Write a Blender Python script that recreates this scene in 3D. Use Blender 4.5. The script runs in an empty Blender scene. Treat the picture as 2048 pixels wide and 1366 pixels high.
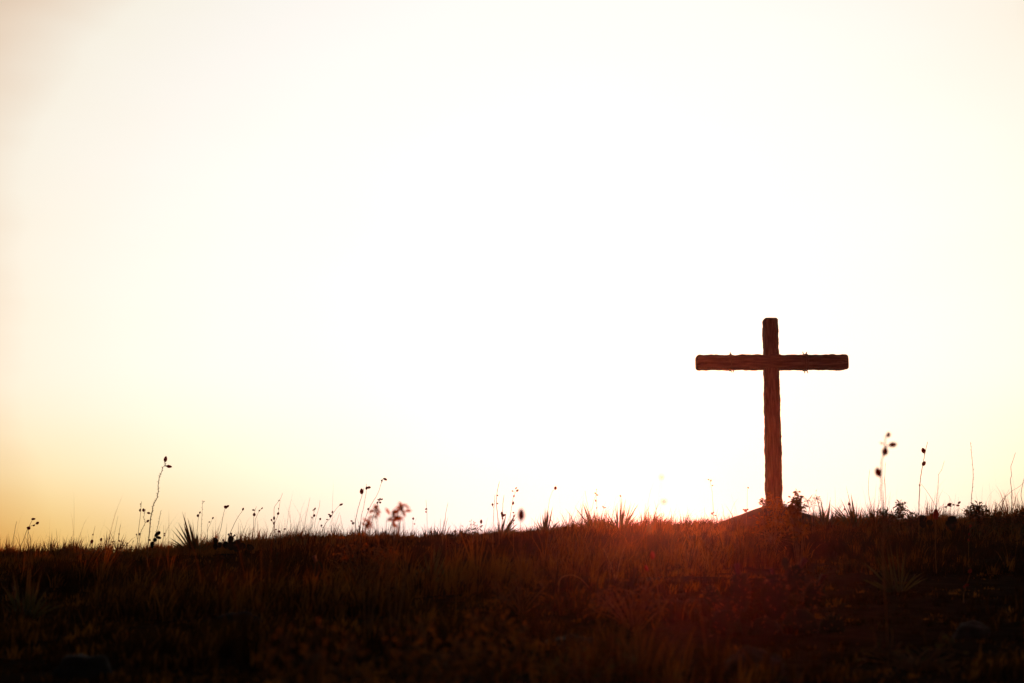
import bpy, math, random
import numpy as np
from mathutils import Vector, noise as mnoise

random.seed(7)
RNG = np.random.default_rng(11)
SC = bpy.context.scene
COL = SC.collection
R = math.radians

# ---------------------------------------------------------------- camera
F = 50.0 / 36.0 * 2048.0          # focal length in pixels of the 2048 px wide photograph
PITCH = R(8.4)
EYE = Vector((0.0, 0.0, 0.6))
CROSS_Y = 24.0
cd = bpy.data.cameras.new("camera")
cam = bpy.data.objects.new("camera", cd)
COL.objects.link(cam)
cam.location = EYE
cam.rotation_euler = (R(90) + PITCH, 0, 0)
cd.lens = 50
cd.sensor_width = 36
cd.clip_start = 0.05
cd.clip_end = 3000
cd.dof.use_dof = True
cd.dof.focus_distance = 22.5
cd.dof.aperture_fstop = 2.2
SC.camera = cam


def ray(px, py):
    u, v = (px - 1024) / F, (683 - py) / F
    return Vector((u, math.cos(PITCH) - v * math.sin(PITCH), math.sin(PITCH) + v * math.cos(PITCH)))


def at(px, py, Y):
    d = ray(px, py)
    return EYE + d * (Y / d.y)


# ---------------------------------------------------------------- sky, sun, exposure
SUN_DIR = ray(1325, 985).normalized()            # towards the sun
SUN_EL = math.asin(SUN_DIR.z)
SUN_AZ = math.atan2(SUN_DIR.x, SUN_DIR.y)        # from +Y towards +X
GLOW_DIR = ray(1130, 640).normalized()           # middle of the blown-out part of the sky

w = bpy.data.worlds.new("World")
SC.world = w
w.use_nodes = True
nt = w.node_tree
nt.nodes.clear()
N, L = nt.nodes.new, nt.links.new


def math_node(op, a, b=None, c=None, clamp=False):
    n = N("ShaderNodeMath")
    n.operation = op
    n.use_clamp = clamp
    for i, s in enumerate((a, b, c)):
        if s is None:
            continue
        if isinstance(s, (int, float)):
            n.inputs[i].default_value = s
        else:
            L(s, n.inputs[i])
    return n.outputs[0]


def smooth(val, a, b):
    n = N("ShaderNodeMapRange")
    n.interpolation_type = 'SMOOTHSTEP'
    L(val, n.inputs[0])
    n.inputs[1].default_value, n.inputs[2].default_value = a, b
    return n.outputs[0]


def lin(c):
    return tuple(((v / 255) / 12.92 if v / 255 <= 0.04045 else ((v / 255 + 0.055) / 1.055) ** 2.4) for v in c)


tc = N("ShaderNodeTexCoord")
nrm = N("ShaderNodeVectorMath"); nrm.operation = 'NORMALIZE'
L(tc.outputs['Generated'], nrm.inputs[0])
dot = N("ShaderNodeVectorMath"); dot.operation = 'DOT_PRODUCT'
L(nrm.outputs[0], dot.inputs[0]); dot.inputs[1].default_value = GLOW_DIR
ang = math_node('ARCCOSINE', math_node('MINIMUM', dot.outputs['Value'], 0.99999))
ang = math_node('DIVIDE', ang, math.pi)
# thin streaks of high cloud make the falloff a little uneven
mp = N("ShaderNodeMapping"); mp.inputs['Scale'].default_value = (3, 3, 9)
L(nrm.outputs[0], mp.inputs[0])
nz = N("ShaderNodeTexNoise"); nz.inputs['Scale'].default_value = 1.4; nz.inputs['Detail'].default_value = 3
L(mp.outputs[0], nz.inputs['Vector'])
ang = math_node('ADD', ang, math_node('MULTIPLY', math_node('SUBTRACT', nz.outputs[0], 0.5), 0.022))
ramp = N("ShaderNodeValToRGB")
L(ang, ramp.inputs[0])
BOOST = 1.0
STOPS = [(0, (1.05, 1.04, 1.05)), (6, (0.95, 0.94, 0.95)), (10, (0.89, 0.88, 0.89)), (13.5, (0.87, 0.86, 0.86)), (17, (0.83, 0.83, 0.80)), (21, (0.82, 0.79, 0.70)),
         (24.3, (0.70, 0.55, 0.42)), (28, (0.40, 0.28, 0.20)), (37, (0.09, 0.06, 0.045)), (60, (0.013, 0.009, 0.008)), (180, (0.007, 0.005, 0.006))]
cr = ramp.color_ramp
while len(cr.elements) < len(STOPS):
    cr.elements.new(0.5)
for e, (deg, c) in zip(cr.elements, STOPS):
    e.position = deg / 180
for e, (deg, c) in zip(cr.elements, STOPS):
    e.position = deg / 180
    e.color = c + (1,)
# warm band low over the horizon, away from the sun
sep = N("ShaderNodeSeparateXYZ"); L(nrm.outputs[0], sep.inputs[0])
el = math_node('ARCSINE', sep.outputs[2])
az = math_node('ABSOLUTE', math_node('SUBTRACT', math_node('ARCTAN2', sep.outputs[0], sep.outputs[1]), SUN_AZ - R(0.5)))
low = math_node('SUBTRACT', 1.0, smooth(el, R(-0.6), R(7.5)))
low2 = math_node('SUBTRACT', 1.0, smooth(el, R(-1.0), R(3.6)))
far = smooth(az, R(6), R(27))
mixc = N("ShaderNodeMix"); mixc.data_type = 'RGBA'; mixc.blend_type = 'MULTIPLY'
L(math_node('MULTIPLY', low, far), mixc.inputs[0])
L(ramp.outputs[0], mixc.inputs[6]); mixc.inputs[7].default_value = (1.0, 0.86, 0.40, 1)
mixd = N("ShaderNodeMix"); mixd.data_type = 'RGBA'; mixd.blend_type = 'MULTIPLY'
L(math_node('MULTIPLY', low2, far), mixd.inputs[0])
L(mixc.outputs[2], mixd.inputs[6]); mixd.inputs[7].default_value = (1.0, 0.68, 0.36, 1)
bg1 = N("ShaderNodeBackground"); L(mixd.outputs[2], bg1.inputs[0]); bg1.inputs[1].default_value = BOOST
sky = N("ShaderNodeTexSky")
sky.sky_type = 'NISHITA'
sky.sun_disc = False
sky.sun_elevation = SUN_EL
sky.sun_rotation = SUN_AZ
sky.dust_density = 4.0
bg2 = N("ShaderNodeBackground"); L(sky.outputs[0], bg2.inputs[0]); bg2.inputs[1].default_value = 0.05
adds = N("ShaderNodeAddShader"); L(bg1.outputs[0], adds.inputs[0]); L(bg2.outputs[0], adds.inputs[1])
wo = N("ShaderNodeOutputWorld"); L(adds.outputs[0], wo.inputs[0])

sl = bpy.data.lights.new("sun", 'SUN')
sun = bpy.data.objects.new("sun", sl)
COL.objects.link(sun)
sl.energy = 3.6
sl.angle = R(0.5)
sl.color = (1.0, 0.19, 0.06)
sun.rotation_euler = SUN_DIR.to_track_quat('Z', 'Y').to_euler()
SC.view_settings.view_transform = 'Standard'
SC.view_settings.look = 'None'
SC.view_settings.exposure = 0
SC.view_settings.gamma = 1
SC.render.engine = 'CYCLES'
SC.cycles.use_denoising = True
SC.cycles.max_bounces = 6
SC.cycles.diffuse_bounces = 3
SC.cycles.transmission_bounces = 4
SC.cycles.volume_bounces = 0
SC.cycles.use_adaptive_sampling = False

# ---------------------------------------------------------------- materials
def material(name, cols, scale=6.0, rough=0.85, trans=0.0, trans_col=None, stretch=(1, 1, 1), bump=0.0, detail=6, attr=None, spec=0.2):
    m = bpy.data.materials.new(name)
    m.use_nodes = True
    t = m.node_tree
    t.nodes.clear()
    n, l = t.nodes.new, t.links.new
    co = n("ShaderNodeTexCoord"); mpn = n("ShaderNodeMapping"); mpn.inputs['Scale'].default_value = stretch
    l(co.outputs['Object'], mpn.inputs[0])
    tx = n("ShaderNodeTexNoise"); tx.inputs['Scale'].default_value = scale; tx.inputs['Detail'].default_value = detail
    l(mpn.outputs[0], tx.inputs['Vector'])
    rp = n("ShaderNodeValToRGB")
    src = tx.outputs[0]
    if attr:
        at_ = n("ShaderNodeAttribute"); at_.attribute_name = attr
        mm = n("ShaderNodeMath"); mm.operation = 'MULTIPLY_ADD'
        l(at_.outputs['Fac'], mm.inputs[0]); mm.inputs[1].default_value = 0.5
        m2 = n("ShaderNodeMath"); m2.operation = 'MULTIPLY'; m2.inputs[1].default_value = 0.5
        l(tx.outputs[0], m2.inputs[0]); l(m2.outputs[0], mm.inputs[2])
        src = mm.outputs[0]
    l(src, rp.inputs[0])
    e = rp.color_ramp.elements
    e[0].position, e[1].position = 0.3, 0.7
    e[0].color, e[1].color = cols[0] + (1,), cols[-1] + (1,)
    if len(cols) == 3:
        k = e.new(0.5); k.color = cols[1] + (1,)
    p = n("ShaderNodeBsdfPrincipled")
    l(rp.outputs[0], p.inputs['Base Color'])
    p.inputs['Roughness'].default_value = rough
    p.inputs['Specular IOR Level'].default_value = spec
    if bump:
        b = n("ShaderNodeBump"); b.inputs['Strength'].default_value = bump; b.inputs['Distance'].default_value = 0.02
        l(tx.outputs[0], b.inputs['Height']); l(b.outputs[0], p.inputs['Normal'])
    out = n("ShaderNodeOutputMaterial")
    sh = p.outputs[0]
    if trans:
        tr = n("ShaderNodeBsdfTranslucent")
        tint = n("ShaderNodeMix"); tint.data_type = 'RGBA'; tint.blend_type = 'MULTIPLY'; tint.inputs[0].default_value = 1
        l(rp.outputs[0], tint.inputs[6]); tint.inputs[7].default_value = tuple(trans_col or (2, 2, 2)) + (1,)
        l(tint.outputs[2], tr.inputs[0])
        ms = n("ShaderNodeMixShader"); ms.inputs[0].default_value = trans
        l(p.outputs[0], ms.inputs[1]); l(tr.outputs[0], ms.inputs[2])
        sh = ms.outputs[0]
    l(sh, out.inputs[0])
    return m


M = {
    'spine': material('cactus_spine', ((0.25, 0.13, 0.05), (0.40, 0.22, 0.09)), 20, 0.6, 0.5, (2.0, 1.6, 1.2)),
    'dimleaf': material('withered_leaf', ((0.05, 0.028, 0.008), (0.16, 0.068, 0.018)), 26, 0.8, 0.55, (2.4, 1.7, 0.9)),
    'soil': material('soil', ((0.013, 0.008, 0.005), (0.03, 0.019, 0.011)), 5, 1.0, bump=0.6, spec=0.0),
    'mound': material('mound_earth', ((0.022, 0.014, 0.009), (0.05, 0.032, 0.021)), 9, 0.95, bump=0.4, spec=0.05),
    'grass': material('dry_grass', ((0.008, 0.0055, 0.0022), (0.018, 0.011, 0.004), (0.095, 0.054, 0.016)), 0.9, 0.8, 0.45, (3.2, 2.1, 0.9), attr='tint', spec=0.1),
    'yucca': material('yucca_leaf', ((0.045, 0.05, 0.018), (0.09, 0.085, 0.03)), 3, 0.6, 0.25, (2.2, 1.6, 1.0)),
    'stem': material('dry_stem', ((0.09, 0.05, 0.02), (0.19, 0.11, 0.045)), 20, 0.8, 0.35, (2.0, 1.6, 1.2)),
    'pod': material('seed_pod', ((0.04, 0.016, 0.013), (0.085, 0.028, 0.022)), 60, 0.6, 0.7, (6.0, 2.4, 2.0)),
    'leaf': material('dry_leaf', ((0.11, 0.046, 0.011), (0.25, 0.095, 0.021)), 8, 0.7, 0.8, (2.8, 2.2, 1.2)),
    'darkleaf': material('dark_leaf', ((0.035, 0.035, 0.014), (0.07, 0.055, 0.02)), 8, 0.7, 0.35, (2.0, 1.6, 1.0)),
    'pad': material('cactus_pad', ((0.009, 0.013, 0.006), (0.020, 0.026, 0.011)), 14, 0.85, bump=0.3),
    'fruit': material('cactus_fruit', ((0.05, 0.012, 0.01), (0.08, 0.022, 0.016)), 30, 0.5),
    'rock': material('weathered_rock', ((0.012, 0.009, 0.007), (0.032, 0.024, 0.019)), 7, 1.0, bump=0.8),
    'wood': material('weathered_wood', ((0.030, 0.017, 0.011), (0.075, 0.040, 0.026), (0.13, 0.075, 0.05)), 5, 0.85, stretch=(9, 9, 0.7), bump=0.9, detail=8),
    'beamwood': material('weathered_beam_wood', ((0.030, 0.017, 0.011), (0.075, 0.040, 0.026), (0.13, 0.075, 0.05)), 5, 0.85, stretch=(0.7, 9, 9), bump=0.9, detail=8),
    'rope': material('tie_rope', ((0.05, 0.03, 0.02), (0.10, 0.06, 0.04)), 60, 0.9),
}


# ---------------------------------------------------------------- mesh helpers
class MB:
    def __init__(self):
        self.v, self.f = [], []

    def tube(self, pts, r0, r1=None, n=5):
        r1 = r0 if r1 is None else r1
        pts = [Vector(p) for p in pts]
        rings = []
        up = Vector((0.13, 0.97, 0.2))
        for i, p in enumerate(pts):
            d = (pts[min(i + 1, len(pts) - 1)] - pts[max(i - 1, 0)])
            if d.length < 1e-9:
                d = Vector((0, 0, 1))
            d.normalize()
            a = d.cross(up)
            if a.length < 1e-3:
                a = d.cross(Vector((1, 0, 0)))
            a.normalize(); b = d.cross(a)
            r = r0 + (r1 - r0) * i / max(1, len(pts) - 1)
            s = len(self.v)
            for k in range(n):
                t = 2 * math.pi * k / n
                self.v.append(p + (a * math.cos(t) + b * math.sin(t)) * r)
            rings.append(s)
        for s, e in zip(rings, rings[1:]):
            for k in range(n):
                self.f.append((s + k, s + (k + 1) % n, e + (k + 1) % n, e + k))
        self.f.append(tuple(rings[0] + k for k in reversed(range(n))))
        self.f.append(tuple(rings[-1] + k for k in range(n)))

    def blade(self, base, tip, width, bend=(0, 0, 0), side=None, seg=4, fold=0.25):
        """a tapered, V-folded leaf from base to tip, bent sideways by the vector bend"""
        base, tip, bend = Vector(base), Vector(tip), Vector(bend)
        d = tip - base
        if side is None:
            side = d.cross(Vector((random.uniform(-1, 1), random.uniform(-1, 1), 0.2)))
        side = Vector(side)
        if side.length < 1e-6:
            side = Vector((1, 0, 0))
        side.normalize()
        nrm_ = d.normalized().cross(side)
        s0 = len(self.v)
        for i in range(seg):
            t = i / seg
            c = base + d * t + bend * (t * t)
            wd = width * (0.55 + 0.9 * t if t < 0.5 else 1.0 * (1 - t) * 2) * 0.5
            self.v += [c - side * wd, c + nrm_ * (wd * fold), c + side * wd]
        self.v.append(tip + bend)
        for i in range(seg - 1):
            a = s0 + 3 * i
            self.f += [(a, a + 1, a + 4, a + 3), (a + 1, a + 2, a + 5, a + 4)]
        a = s0 + 3 * (seg - 1)
        e = len(self.v) - 1
        self.f += [(a, a + 1, e), (a + 1, a + 2, e)]

    def build(self, name, mat, parent=None, smooth_=True):
        me = bpy.data.meshes.new(name)
        me.from_pydata([tuple(p) for p in self.v], [], self.f)
        me.materials.append(mat)
        if smooth_:
            me.polygons.foreach_set('use_smooth', [True] * len(me.polygons))
        me.update()
        o = bpy.data.objects.new(name, me)
        COL.objects.link(o)
        if parent is not None:
            o.parent = parent
            o.matrix_parent_inverse = parent.matrix_world.inverted()
        return o


def localise(mb, origin):
    o = Vector(origin)
    mb.v = [Vector(p) - o for p in mb.v]
    return mb


def tag(o, label, cat, group=None, kind=None):
    if label: o['label'] = label
    if cat: o['category'] = cat
    if group: o['group'] = group
    if kind: o['kind'] = kind
    return o


def thing(name, loc, label, cat, group=None):
    o = bpy.data.objects.new(name, None)
    o.empty_display_size = 0.1
    o.location = loc
    COL.objects.link(o)
    return tag(o, label, cat, group)


def part(mb, name, mat, root, label=None):
    """a part given in world coordinates, kept in the thing's own space"""
    localise(mb, root.location)
    me_o = mb.build(name, mat)
    me_o.parent = root
    if label: me_o['label'] = label
    return me_o


# ---------------------------------------------------------------- terrain
_LAT = RNG.random((257, 257))


def vnoise(x, y, s):
    x = np.asarray(x, float) / s + 500.3; y = np.asarray(y, float) / s + 500.7
    xi, yi = np.floor(x).astype(int), np.floor(y).astype(int)
    fx, fy = x - xi, y - yi
    fx, fy = fx * fx * (3 - 2 * fx), fy * fy * (3 - 2 * fy)
    g = lambda a, b: _LAT[a % 257, b % 257]
    return (g(xi, yi) * (1 - fx) + g(xi + 1, yi) * fx) * (1 - fy) + (g(xi, yi + 1) * (1 - fx) + g(xi + 1, yi + 1) * fx) * fy - 0.5


# the hill's skyline: photograph column -> row of the bare ground
CX = [-900, -200, 0, 150, 300, 400, 500, 700, 850, 1000, 1150, 1300, 1450, 1550, 1700, 1850, 2048, 2300, 3200]
CY = [1118, 1118, 1118, 1117, 1113, 1106, 1098, 1088, 1078, 1071, 1067, 1063, 1055, 1054, 1057, 1058, 1056, 1052, 1048]
FAR_L = 150.0


def height(x, y):
    x, y = np.asarray(x, float), np.asarray(y, float)
    px = 1024 + F * x / CROSS_Y
    row = np.interp(px, CX, CY)
    zc = EYE.z + (1103 - row) / F * CROSS_Y
    t = np.clip(y / CROSS_Y, 0, 1)
    near = zc * t ** 1.5
    d = np.clip(y - CROSS_Y, 0, None)
    drop = 0.0042 * d ** 2
    back = zc - np.minimum(drop, 0.11 * d - 0.4 * (d > 5) + 0.0)
    back = np.maximum(back, -3.0)
    z = np.where(y <= CROSS_Y, near, back)
    # a far low ridge that closes the horizon
    rr = np.sqrt(x * x + y * y)
    ridge = -3.0 + 3.55 * np.clip((rr - 70) / 70, 0, 1) ** 1.4 + vnoise(x, y, 22) * 0.35 * np.clip((rr - 70) / 70, 0, 1)
    z = np.where(rr > 70, np.maximum(z, ridge), z)
    amp = np.clip((y - 2) / 6, 0.2, 1)
    z = z + (vnoise(x, y, 1.7) * (0.09 - 0.05 * np.clip((y - 16) / 5, 0, 1)) + vnoise(x, y, 0.6) * 0.035 + vnoise(x, y, 0.22) * 0.015) * amp * np.clip((60 - rr) / 20, 0, 1)
    return z


def H(x, y):
    return float(height(np.array([x]), np.array([y]))[0])


def ground_at(px, py):
    """the point where the line of sight through a pixel meets the slope"""
    d = ray(px, py)
    for i in range(1, 1200):
        Y = 2.5 + i * 0.02
        p = EYE + d * (Y / d.y)
        if p.z <= H(p.x, p.y):
            return p
    return EYE + d * (CROSS_Y / d.y)


def axis(lo, hi, step, out):
    a = list(np.arange(lo, hi + 1e-6, step))
    s = step; b = []
    v = hi
    while v < out:
        s *= 1.25; v += s; b.append(min(v, out))
    c = []; s = step; v = lo
    while v > -out:
        s *= 1.25; v -= s; c.append(max(v, -out))
    return np.array(c[::-1] + a + b)


gx, gy = axis(-14, 14, 0.13, FAR_L), axis(-2, 30, 0.13, FAR_L)
GX, GY = np.meshgrid(gx, gy)
GZ = height(GX, GY)
nx, ny = len(gx), len(gy)
me = bpy.data.meshes.new('ground')
vv = np.stack([GX, GY, GZ], -1).reshape(-1, 3)
ii = (np.arange(ny - 1)[:, None] * nx + np.arange(nx - 1)[None, :]).reshape(-1)
ff = np.stack([ii, ii + 1, ii + 1 + nx, ii + nx], -1)
me.from_pydata(vv.tolist(), [], ff.tolist())
me.polygons.foreach_set('use_smooth', [True] * len(me.polygons))
me.materials.append(M['soil'])
go = bpy.data.objects.new('ground', me); COL.objects.link(go)
tag(go, None, None, kind='structure')

# ---------------------------------------------------------------- grass (uncountable blades: one object)
def build_grass():
    # tufts scattered over the visible slope and a margin round it
    n = 26000
    ty = 3.2 + (27.5 - 3.2) * RNG.random(n) ** 0.75
    tx = (RNG.random(n) * 2 - 1) * (0.43 * ty + 0.9)
    keep = RNG.random(n) < np.clip(0.62 + 1.5 * vnoise(tx, ty, 1.5) + 0.8 * vnoise(tx, ty, 0.5), 0.08, 1)
    # a thin, earthy patch on the cone of the mound
    mx = at(1548, 1020, CROSS_Y).x
    keep &= ~(((tx - mx) ** 2 + (ty - CROSS_Y) ** 2) < 0.8 ** 2)
    keep &= ~((np.abs(tx - mx) < 0.7) & (ty > CROSS_Y - 1.6) & (ty < CROSS_Y))
    tx, ty = tx[keep], ty[keep]
    # extra tufts along the brow, in loose clumps
    k = 6500
    ey = 22.3 + 3.0 * RNG.random(k)
    ex = (RNG.random(k) * 2 - 1) * 10.6
    kk = (vnoise(ex, ey, 1.1) + 0.7 * vnoise(ex, ey, 0.4) > -0.15) & (((ex - mx) ** 2 + (ey - CROSS_Y) ** 2) > 0.55)
    ex, ey = ex[kk], ey[kk]
    tx, ty = np.concatenate([tx, ex]), np.concatenate([ty, ey])
    n = len(tx)
    size = 0.09 + 0.10 * RNG.random(n) + 0.14 * (RNG.random(n) < 0.16) * RNG.random(n)
    size *= np.clip(1.0 + 1.4 * vnoise(tx, ty, 2.3), 0.55, 1.6)
    size *= np.clip(0.35 + 0.65 * (ty - 4) / 9, 0.35, 1)      # cropped and stony lower down
    size = np.where(ty < 17, size * np.clip(0.75 + 2.4 * vnoise(tx + 9, ty, 0.9), 0.3, 1.8), size)
    crest = (ty > 21.5) & (ty < 25.5)
    size = np.where(crest, size * np.clip(0.95 + 1.7 * vnoise(tx + 40, ty, 0.8) + 0.9 * vnoise(tx, ty + 30, 0.3), 0.45, 1.75), size)
    size = np.where((ty > 13) & (tx < -0.19 * ty), size * 0.55, size)
    size = np.where(crest & (tx > 6.3), size * 0.72, size)
    size = np.where(crest & (tx > -0.5) & (tx < 4), size * 0.85, size)
    size = np.where((np.abs(tx - mx - 0.2) < 1.0) & (ty > 20.2) & (ty < 25), size * 0.5, size)
    nb = RNG.integers(14, 30, n)
    idx = np.repeat(np.arange(n), nb)
    m = len(idx)
    a = RNG.random(m) * 2 * np.pi
    rad = np.abs(RNG.normal(0, 0.035, m))
    bx, by = tx[idx] + np.cos(a) * rad, ty[idx] + np.sin(a) * rad
    bz = height(bx, by) - 0.01
    h = size[idx] * (0.45 + 0.75 * RNG.random(m))
    wisp = RNG.random(m) < 0.05
    h = np.where(wisp, h * (1.5 + 0.8 * RNG.random(m)), h)
    lean = np.abs(RNG.normal(0, 0.28, m)) + 0.08
    la = a + RNG.normal(0, 0.7, m)
    lx, ly = np.cos(la) * lean * h, np.sin(la) * lean * h
    lx += h * 0.10                                   # a light breeze from the left
    fine = (by > 21.0) & (RNG.random(m) < 0.5)
    h = np.where(fine, h * 1.35, h)
    wdt = np.where(fine, 0.55, 1.0) * np.where(wisp, 0.0022, 0.0035 + 0.0035 * RNG.random(m)) * np.where((by > 20.5), 1.9, 1.0)
    sa = RNG.random(m) * np.pi
    sx, sy = np.cos(sa) * wdt, np.sin(sa) * wdt * 0.6
    V = np.empty((m, 7, 3))
    for k, (t, wf) in enumerate(((0.0, 1.0), (0.4, 0.9), (0.75, 0.55))):
        cx, cy, cz = bx + lx * t * t, by + ly * t * t, bz + h * t * (1 - 0.12 * t * lean)
        V[:, 2 * k] = np.stack([cx - sx * wf, cy - sy * wf, cz], -1)
        V[:, 2 * k + 1] = np.stack([cx + sx * wf, cy + sy * wf, cz], -1)
    V[:, 6] = np.stack([bx + lx, by + ly, bz + h * (1 - 0.25 * lean)], -1)
    tri = np.array([[0, 1, 3], [0, 3, 2], [2, 3, 5], [2, 5, 4], [4, 5, 6]])
    Fc = (np.arange(m)[:, None, None] * 7 + tri[None]).reshape(-1, 3)
    me = bpy.data.meshes.new('grass')
    me.vertices.add(m * 7)
    me.vertices.foreach_set('co', V.reshape(-1))
    nf = len(Fc)
    me.loops.add(nf * 3)
    me.loops.foreach_set('vertex_index', Fc.reshape(-1).astype(np.int32))
    me.polygons.add(nf)
    me.polygons.foreach_set('loop_start', (np.arange(nf) * 3).astype(np.int32))
    me.update(calc_edges=True)
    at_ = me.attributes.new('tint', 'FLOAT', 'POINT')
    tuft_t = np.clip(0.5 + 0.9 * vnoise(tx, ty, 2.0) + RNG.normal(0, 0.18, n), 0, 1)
    tuft_t = np.clip(tuft_t + np.where(ty > 21.0, 0.18, -0.15), 0, 1)     # backlit glow of the brow and dark of the slope painted into tuft colour
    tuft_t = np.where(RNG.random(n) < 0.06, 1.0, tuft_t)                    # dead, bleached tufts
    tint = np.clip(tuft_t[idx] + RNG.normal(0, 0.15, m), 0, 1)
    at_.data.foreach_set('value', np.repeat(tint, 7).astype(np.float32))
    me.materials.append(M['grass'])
    o = bpy.data.objects.new('grass', me); COL.objects.link(o)
    tag(o, 'dry wild grass covering the dark hillside below the cross', 'grass', kind='stuff')
    return m


build_grass()

# ---------------------------------------------------------------- mound under the cross
apex = at(1548, 1009, CROSS_Y)
mb = MB()
rings = 22; segs = 64
for i in range(rings + 1):
    t = i / rings
    rr = 0.10 + 1.55 * t
    for k in range(segs):
        a = 2 * math.pi * k / segs
        x, y = apex.x + rr * math.cos(a), CROSS_Y + rr * math.sin(a)
        z = apex.z - 0.36 * (rr - 0.10) + mnoise.noise((x * 9, y * 9, 1)) * 0.006 * (t > 0)
        mb.v.append(Vector((x, y, z)))
for i in range(rings):
    for k in range(segs):
        a, b = i * segs + k, i * segs + (k + 1) % segs
        mb.f.append((a, a + segs, b + segs, b))
mb.f.append(tuple(range(segs)))
mo = mb.build('mound', M['mound'])
tag(mo, None, None, kind='structure')


# ---------------------------------------------------------------- the cross
def timber(p0, p1, hw0, hw1, hd, seed, segs=130, rough=0.0095):
    """a hewn timber from p0 to p1: half-widths hw0..hw1 across, half-depth hd towards the viewer"""
    mb = MB()
    p0, p1 = Vector(p0), Vector(p1)
    d = (p1 - p0); ln = d.length; d.normalize()
    depth = Vector((0, 1, 0))
    side = d.cross(depth).normalized()
    sect = []
    for sx, sy in ((1, 1), (-1, 1), (-1, -1), (1, -1)):
        sect += [(sx, sy * 0.82, sx, sy), (sx * 0.82, sy, sx, sy)] if sx * sy < 0 else [(sx * 0.82, sy, sx, sy), (sx, sy * 0.82, sx, sy)]
    sect = [(1, -0.8), (1, -0.3), (1, 0.3), (1, 0.8), (0.8, 1), (0.3, 1), (-0.3, 1), (-0.8, 1), (-1, 0.8), (-1, 0.3), (-1, -0.3), (-1, -0.8), (-0.8, -1), (-0.3, -1), (0.3, -1), (0.8, -1)]
    n = len(sect)
    for i in range(segs + 1):
        t = i / segs
        s = t * ln
        end = min(s, ln - s)
        shrink = 1.0 if end > 0.05 else 0.80 + 0.20 * math.sqrt(max(0, 1 - (1 - end / 0.05) ** 2))
        hw = hw0 + (hw1 - hw0) * t
        c = p0 + d * s
        for k, (a, b) in enumerate(sect):
            nz_ = (mnoise.noise((s * 5.5, a * 1.3 + seed, b * 1.3)) * 1.1 + mnoise.noise((s * 13, a * 2.1 + seed, b * 2.1)) * 0.95 + mnoise.noise((s * 34, a * 3 + seed, b * 3)) * 0.35
                   + mnoise.noise((s * 1.6, a * 0.6 + seed, b)) * 0.9) * rough * (0.75 + 1.1 * abs(mnoise.noise((s * 2.3, a * 0.8 + seed * 2, b * 0.5))))
            f = 1 + nz_ / hw
            mb.v.append(c + side * (a * hw * f * shrink) + depth * (b * hd * f * shrink))
    for i in range(segs):
        for k in range(n):
            a, b = i * n + k, i * n + (k + 1) % n
            mb.f.append((a, b, b + n, a + n))
    mb.f.append(tuple(reversed(range(n))))
    mb.f.append(tuple(segs * n + k for k in range(n)))
    return mb


cross = thing('cross', at(1548, 1030, CROSS_Y), 'rough hewn dark wooden cross standing on the low mound', 'cross')
part(timber(at(1549, 1046, CROSS_Y), at(1540.5, 637, CROSS_Y), 0.132, 0.117, 0.115, 3.1), 'upright_post', M['wood'], cross)
beam = part(timber(at(1392, 725.5, CROSS_Y), at(1694.5, 724.5, CROSS_Y), 0.121, 0.122, 0.128, 8.7, segs=110), 'crossbeam', M['beamwood'], cross)


def rope_loop(px, tilt, r, tail):
    mb = MB()
    c = at(px, 725, CROSS_Y)
    hh, hd = 0.136, 0.143
    pts = []
    for k in range(33):
        a = 2 * math.pi * k / 32
        s, q = math.sin(a), math.cos(a)
        e = 0.45
        z = hh * math.copysign(abs(s) ** e, s)
        y = hd * math.copysign(abs(q) ** e, q)
        pts.append(c + Vector((tilt * z, y, z)))
    mb.tube(pts, r, n=6)
    for t in tail:
        mb.tube([c + Vector(p) for p in t], r * 0.9, r * 0.7, n=6)
    return mb


loop = [(0.012 + 0.02 * math.sin(a), -0.12, -0.158 - 0.026 * math.cos(a)) for a in np.linspace(0.3, 5.9, 12)]
part(rope_loop(1460.5, 0.0, 0.0095, [loop, [(0, 0, 0.13), (0.003, -0.02, 0.16), (-0.003, -0.02, 0.178)]]), 'rope', M['rope'], cross, 'single rope tie with a loop hanging below the beam')
part(rope_loop(1608.5, 0.03, 0.010, [[(-0.02, -0.03, 0.13), (-0.018, -0.03, 0.15), (-0.028, -0.03, 0.180)], [(0.0, -0.03, -0.13), (-0.004, -0.03, -0.15), (-0.002, -0.03, -0.190)]]), 'rope', M['rope'], cross, 'rope tie of two strands with cut ends')
part(rope_loop(1612.5, -0.03, 0.010, [[(0.0, -0.03, 0.13), (-0.004, -0.03, 0.15), (0.012, -0.03, 0.180)], [(0.0, -0.03, -0.13), (0.004, -0.03, -0.15), (0.018, -0.03, -0.188)]]), 'rope', M['rope'], cross, 'rope tie of two strands with cut ends')

# ---------------------------------------------------------------- seed stalks
def pod_mesh(name, fat, seed):
    """an ovoid capsule of unit length along +X, ribbed, with a short beak"""
    mb = MB()
    prof = [(0.0, 0.05), (0.05, 0.12), (0.18, 0.21), (0.38, 0.27), (0.58, 0.26), (0.76, 0.20), (0.88, 0.12), (0.96, 0.05), (1.0, 0.015)]
    n = 9
    for i, (x, r) in enumerate(prof):
        for k in range(n):
            a = 2 * math.pi * k / n
            rr = r * fat * (1 + 0.10 * math.cos(3 * a)) * (1 + 0.08 * mnoise.noise((x * 4, k * 1.3, seed)))
            mb.v.append(Vector((x, rr * math.cos(a), rr * math.sin(a))))
    for i in range(len(prof) - 1):
        for k in range(n):
            a, b = i * n + k, i * n + (k + 1) % n
            mb.f.append((a, b, b + n, a + n))
    mb.f += [tuple(reversed(range(n))), tuple((len(prof) - 1) * n + k for k in range(n))]
    o = mb.build(name, M['pod'])
    me = o.data
    bpy.data.objects.remove(o)
    return me


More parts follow.
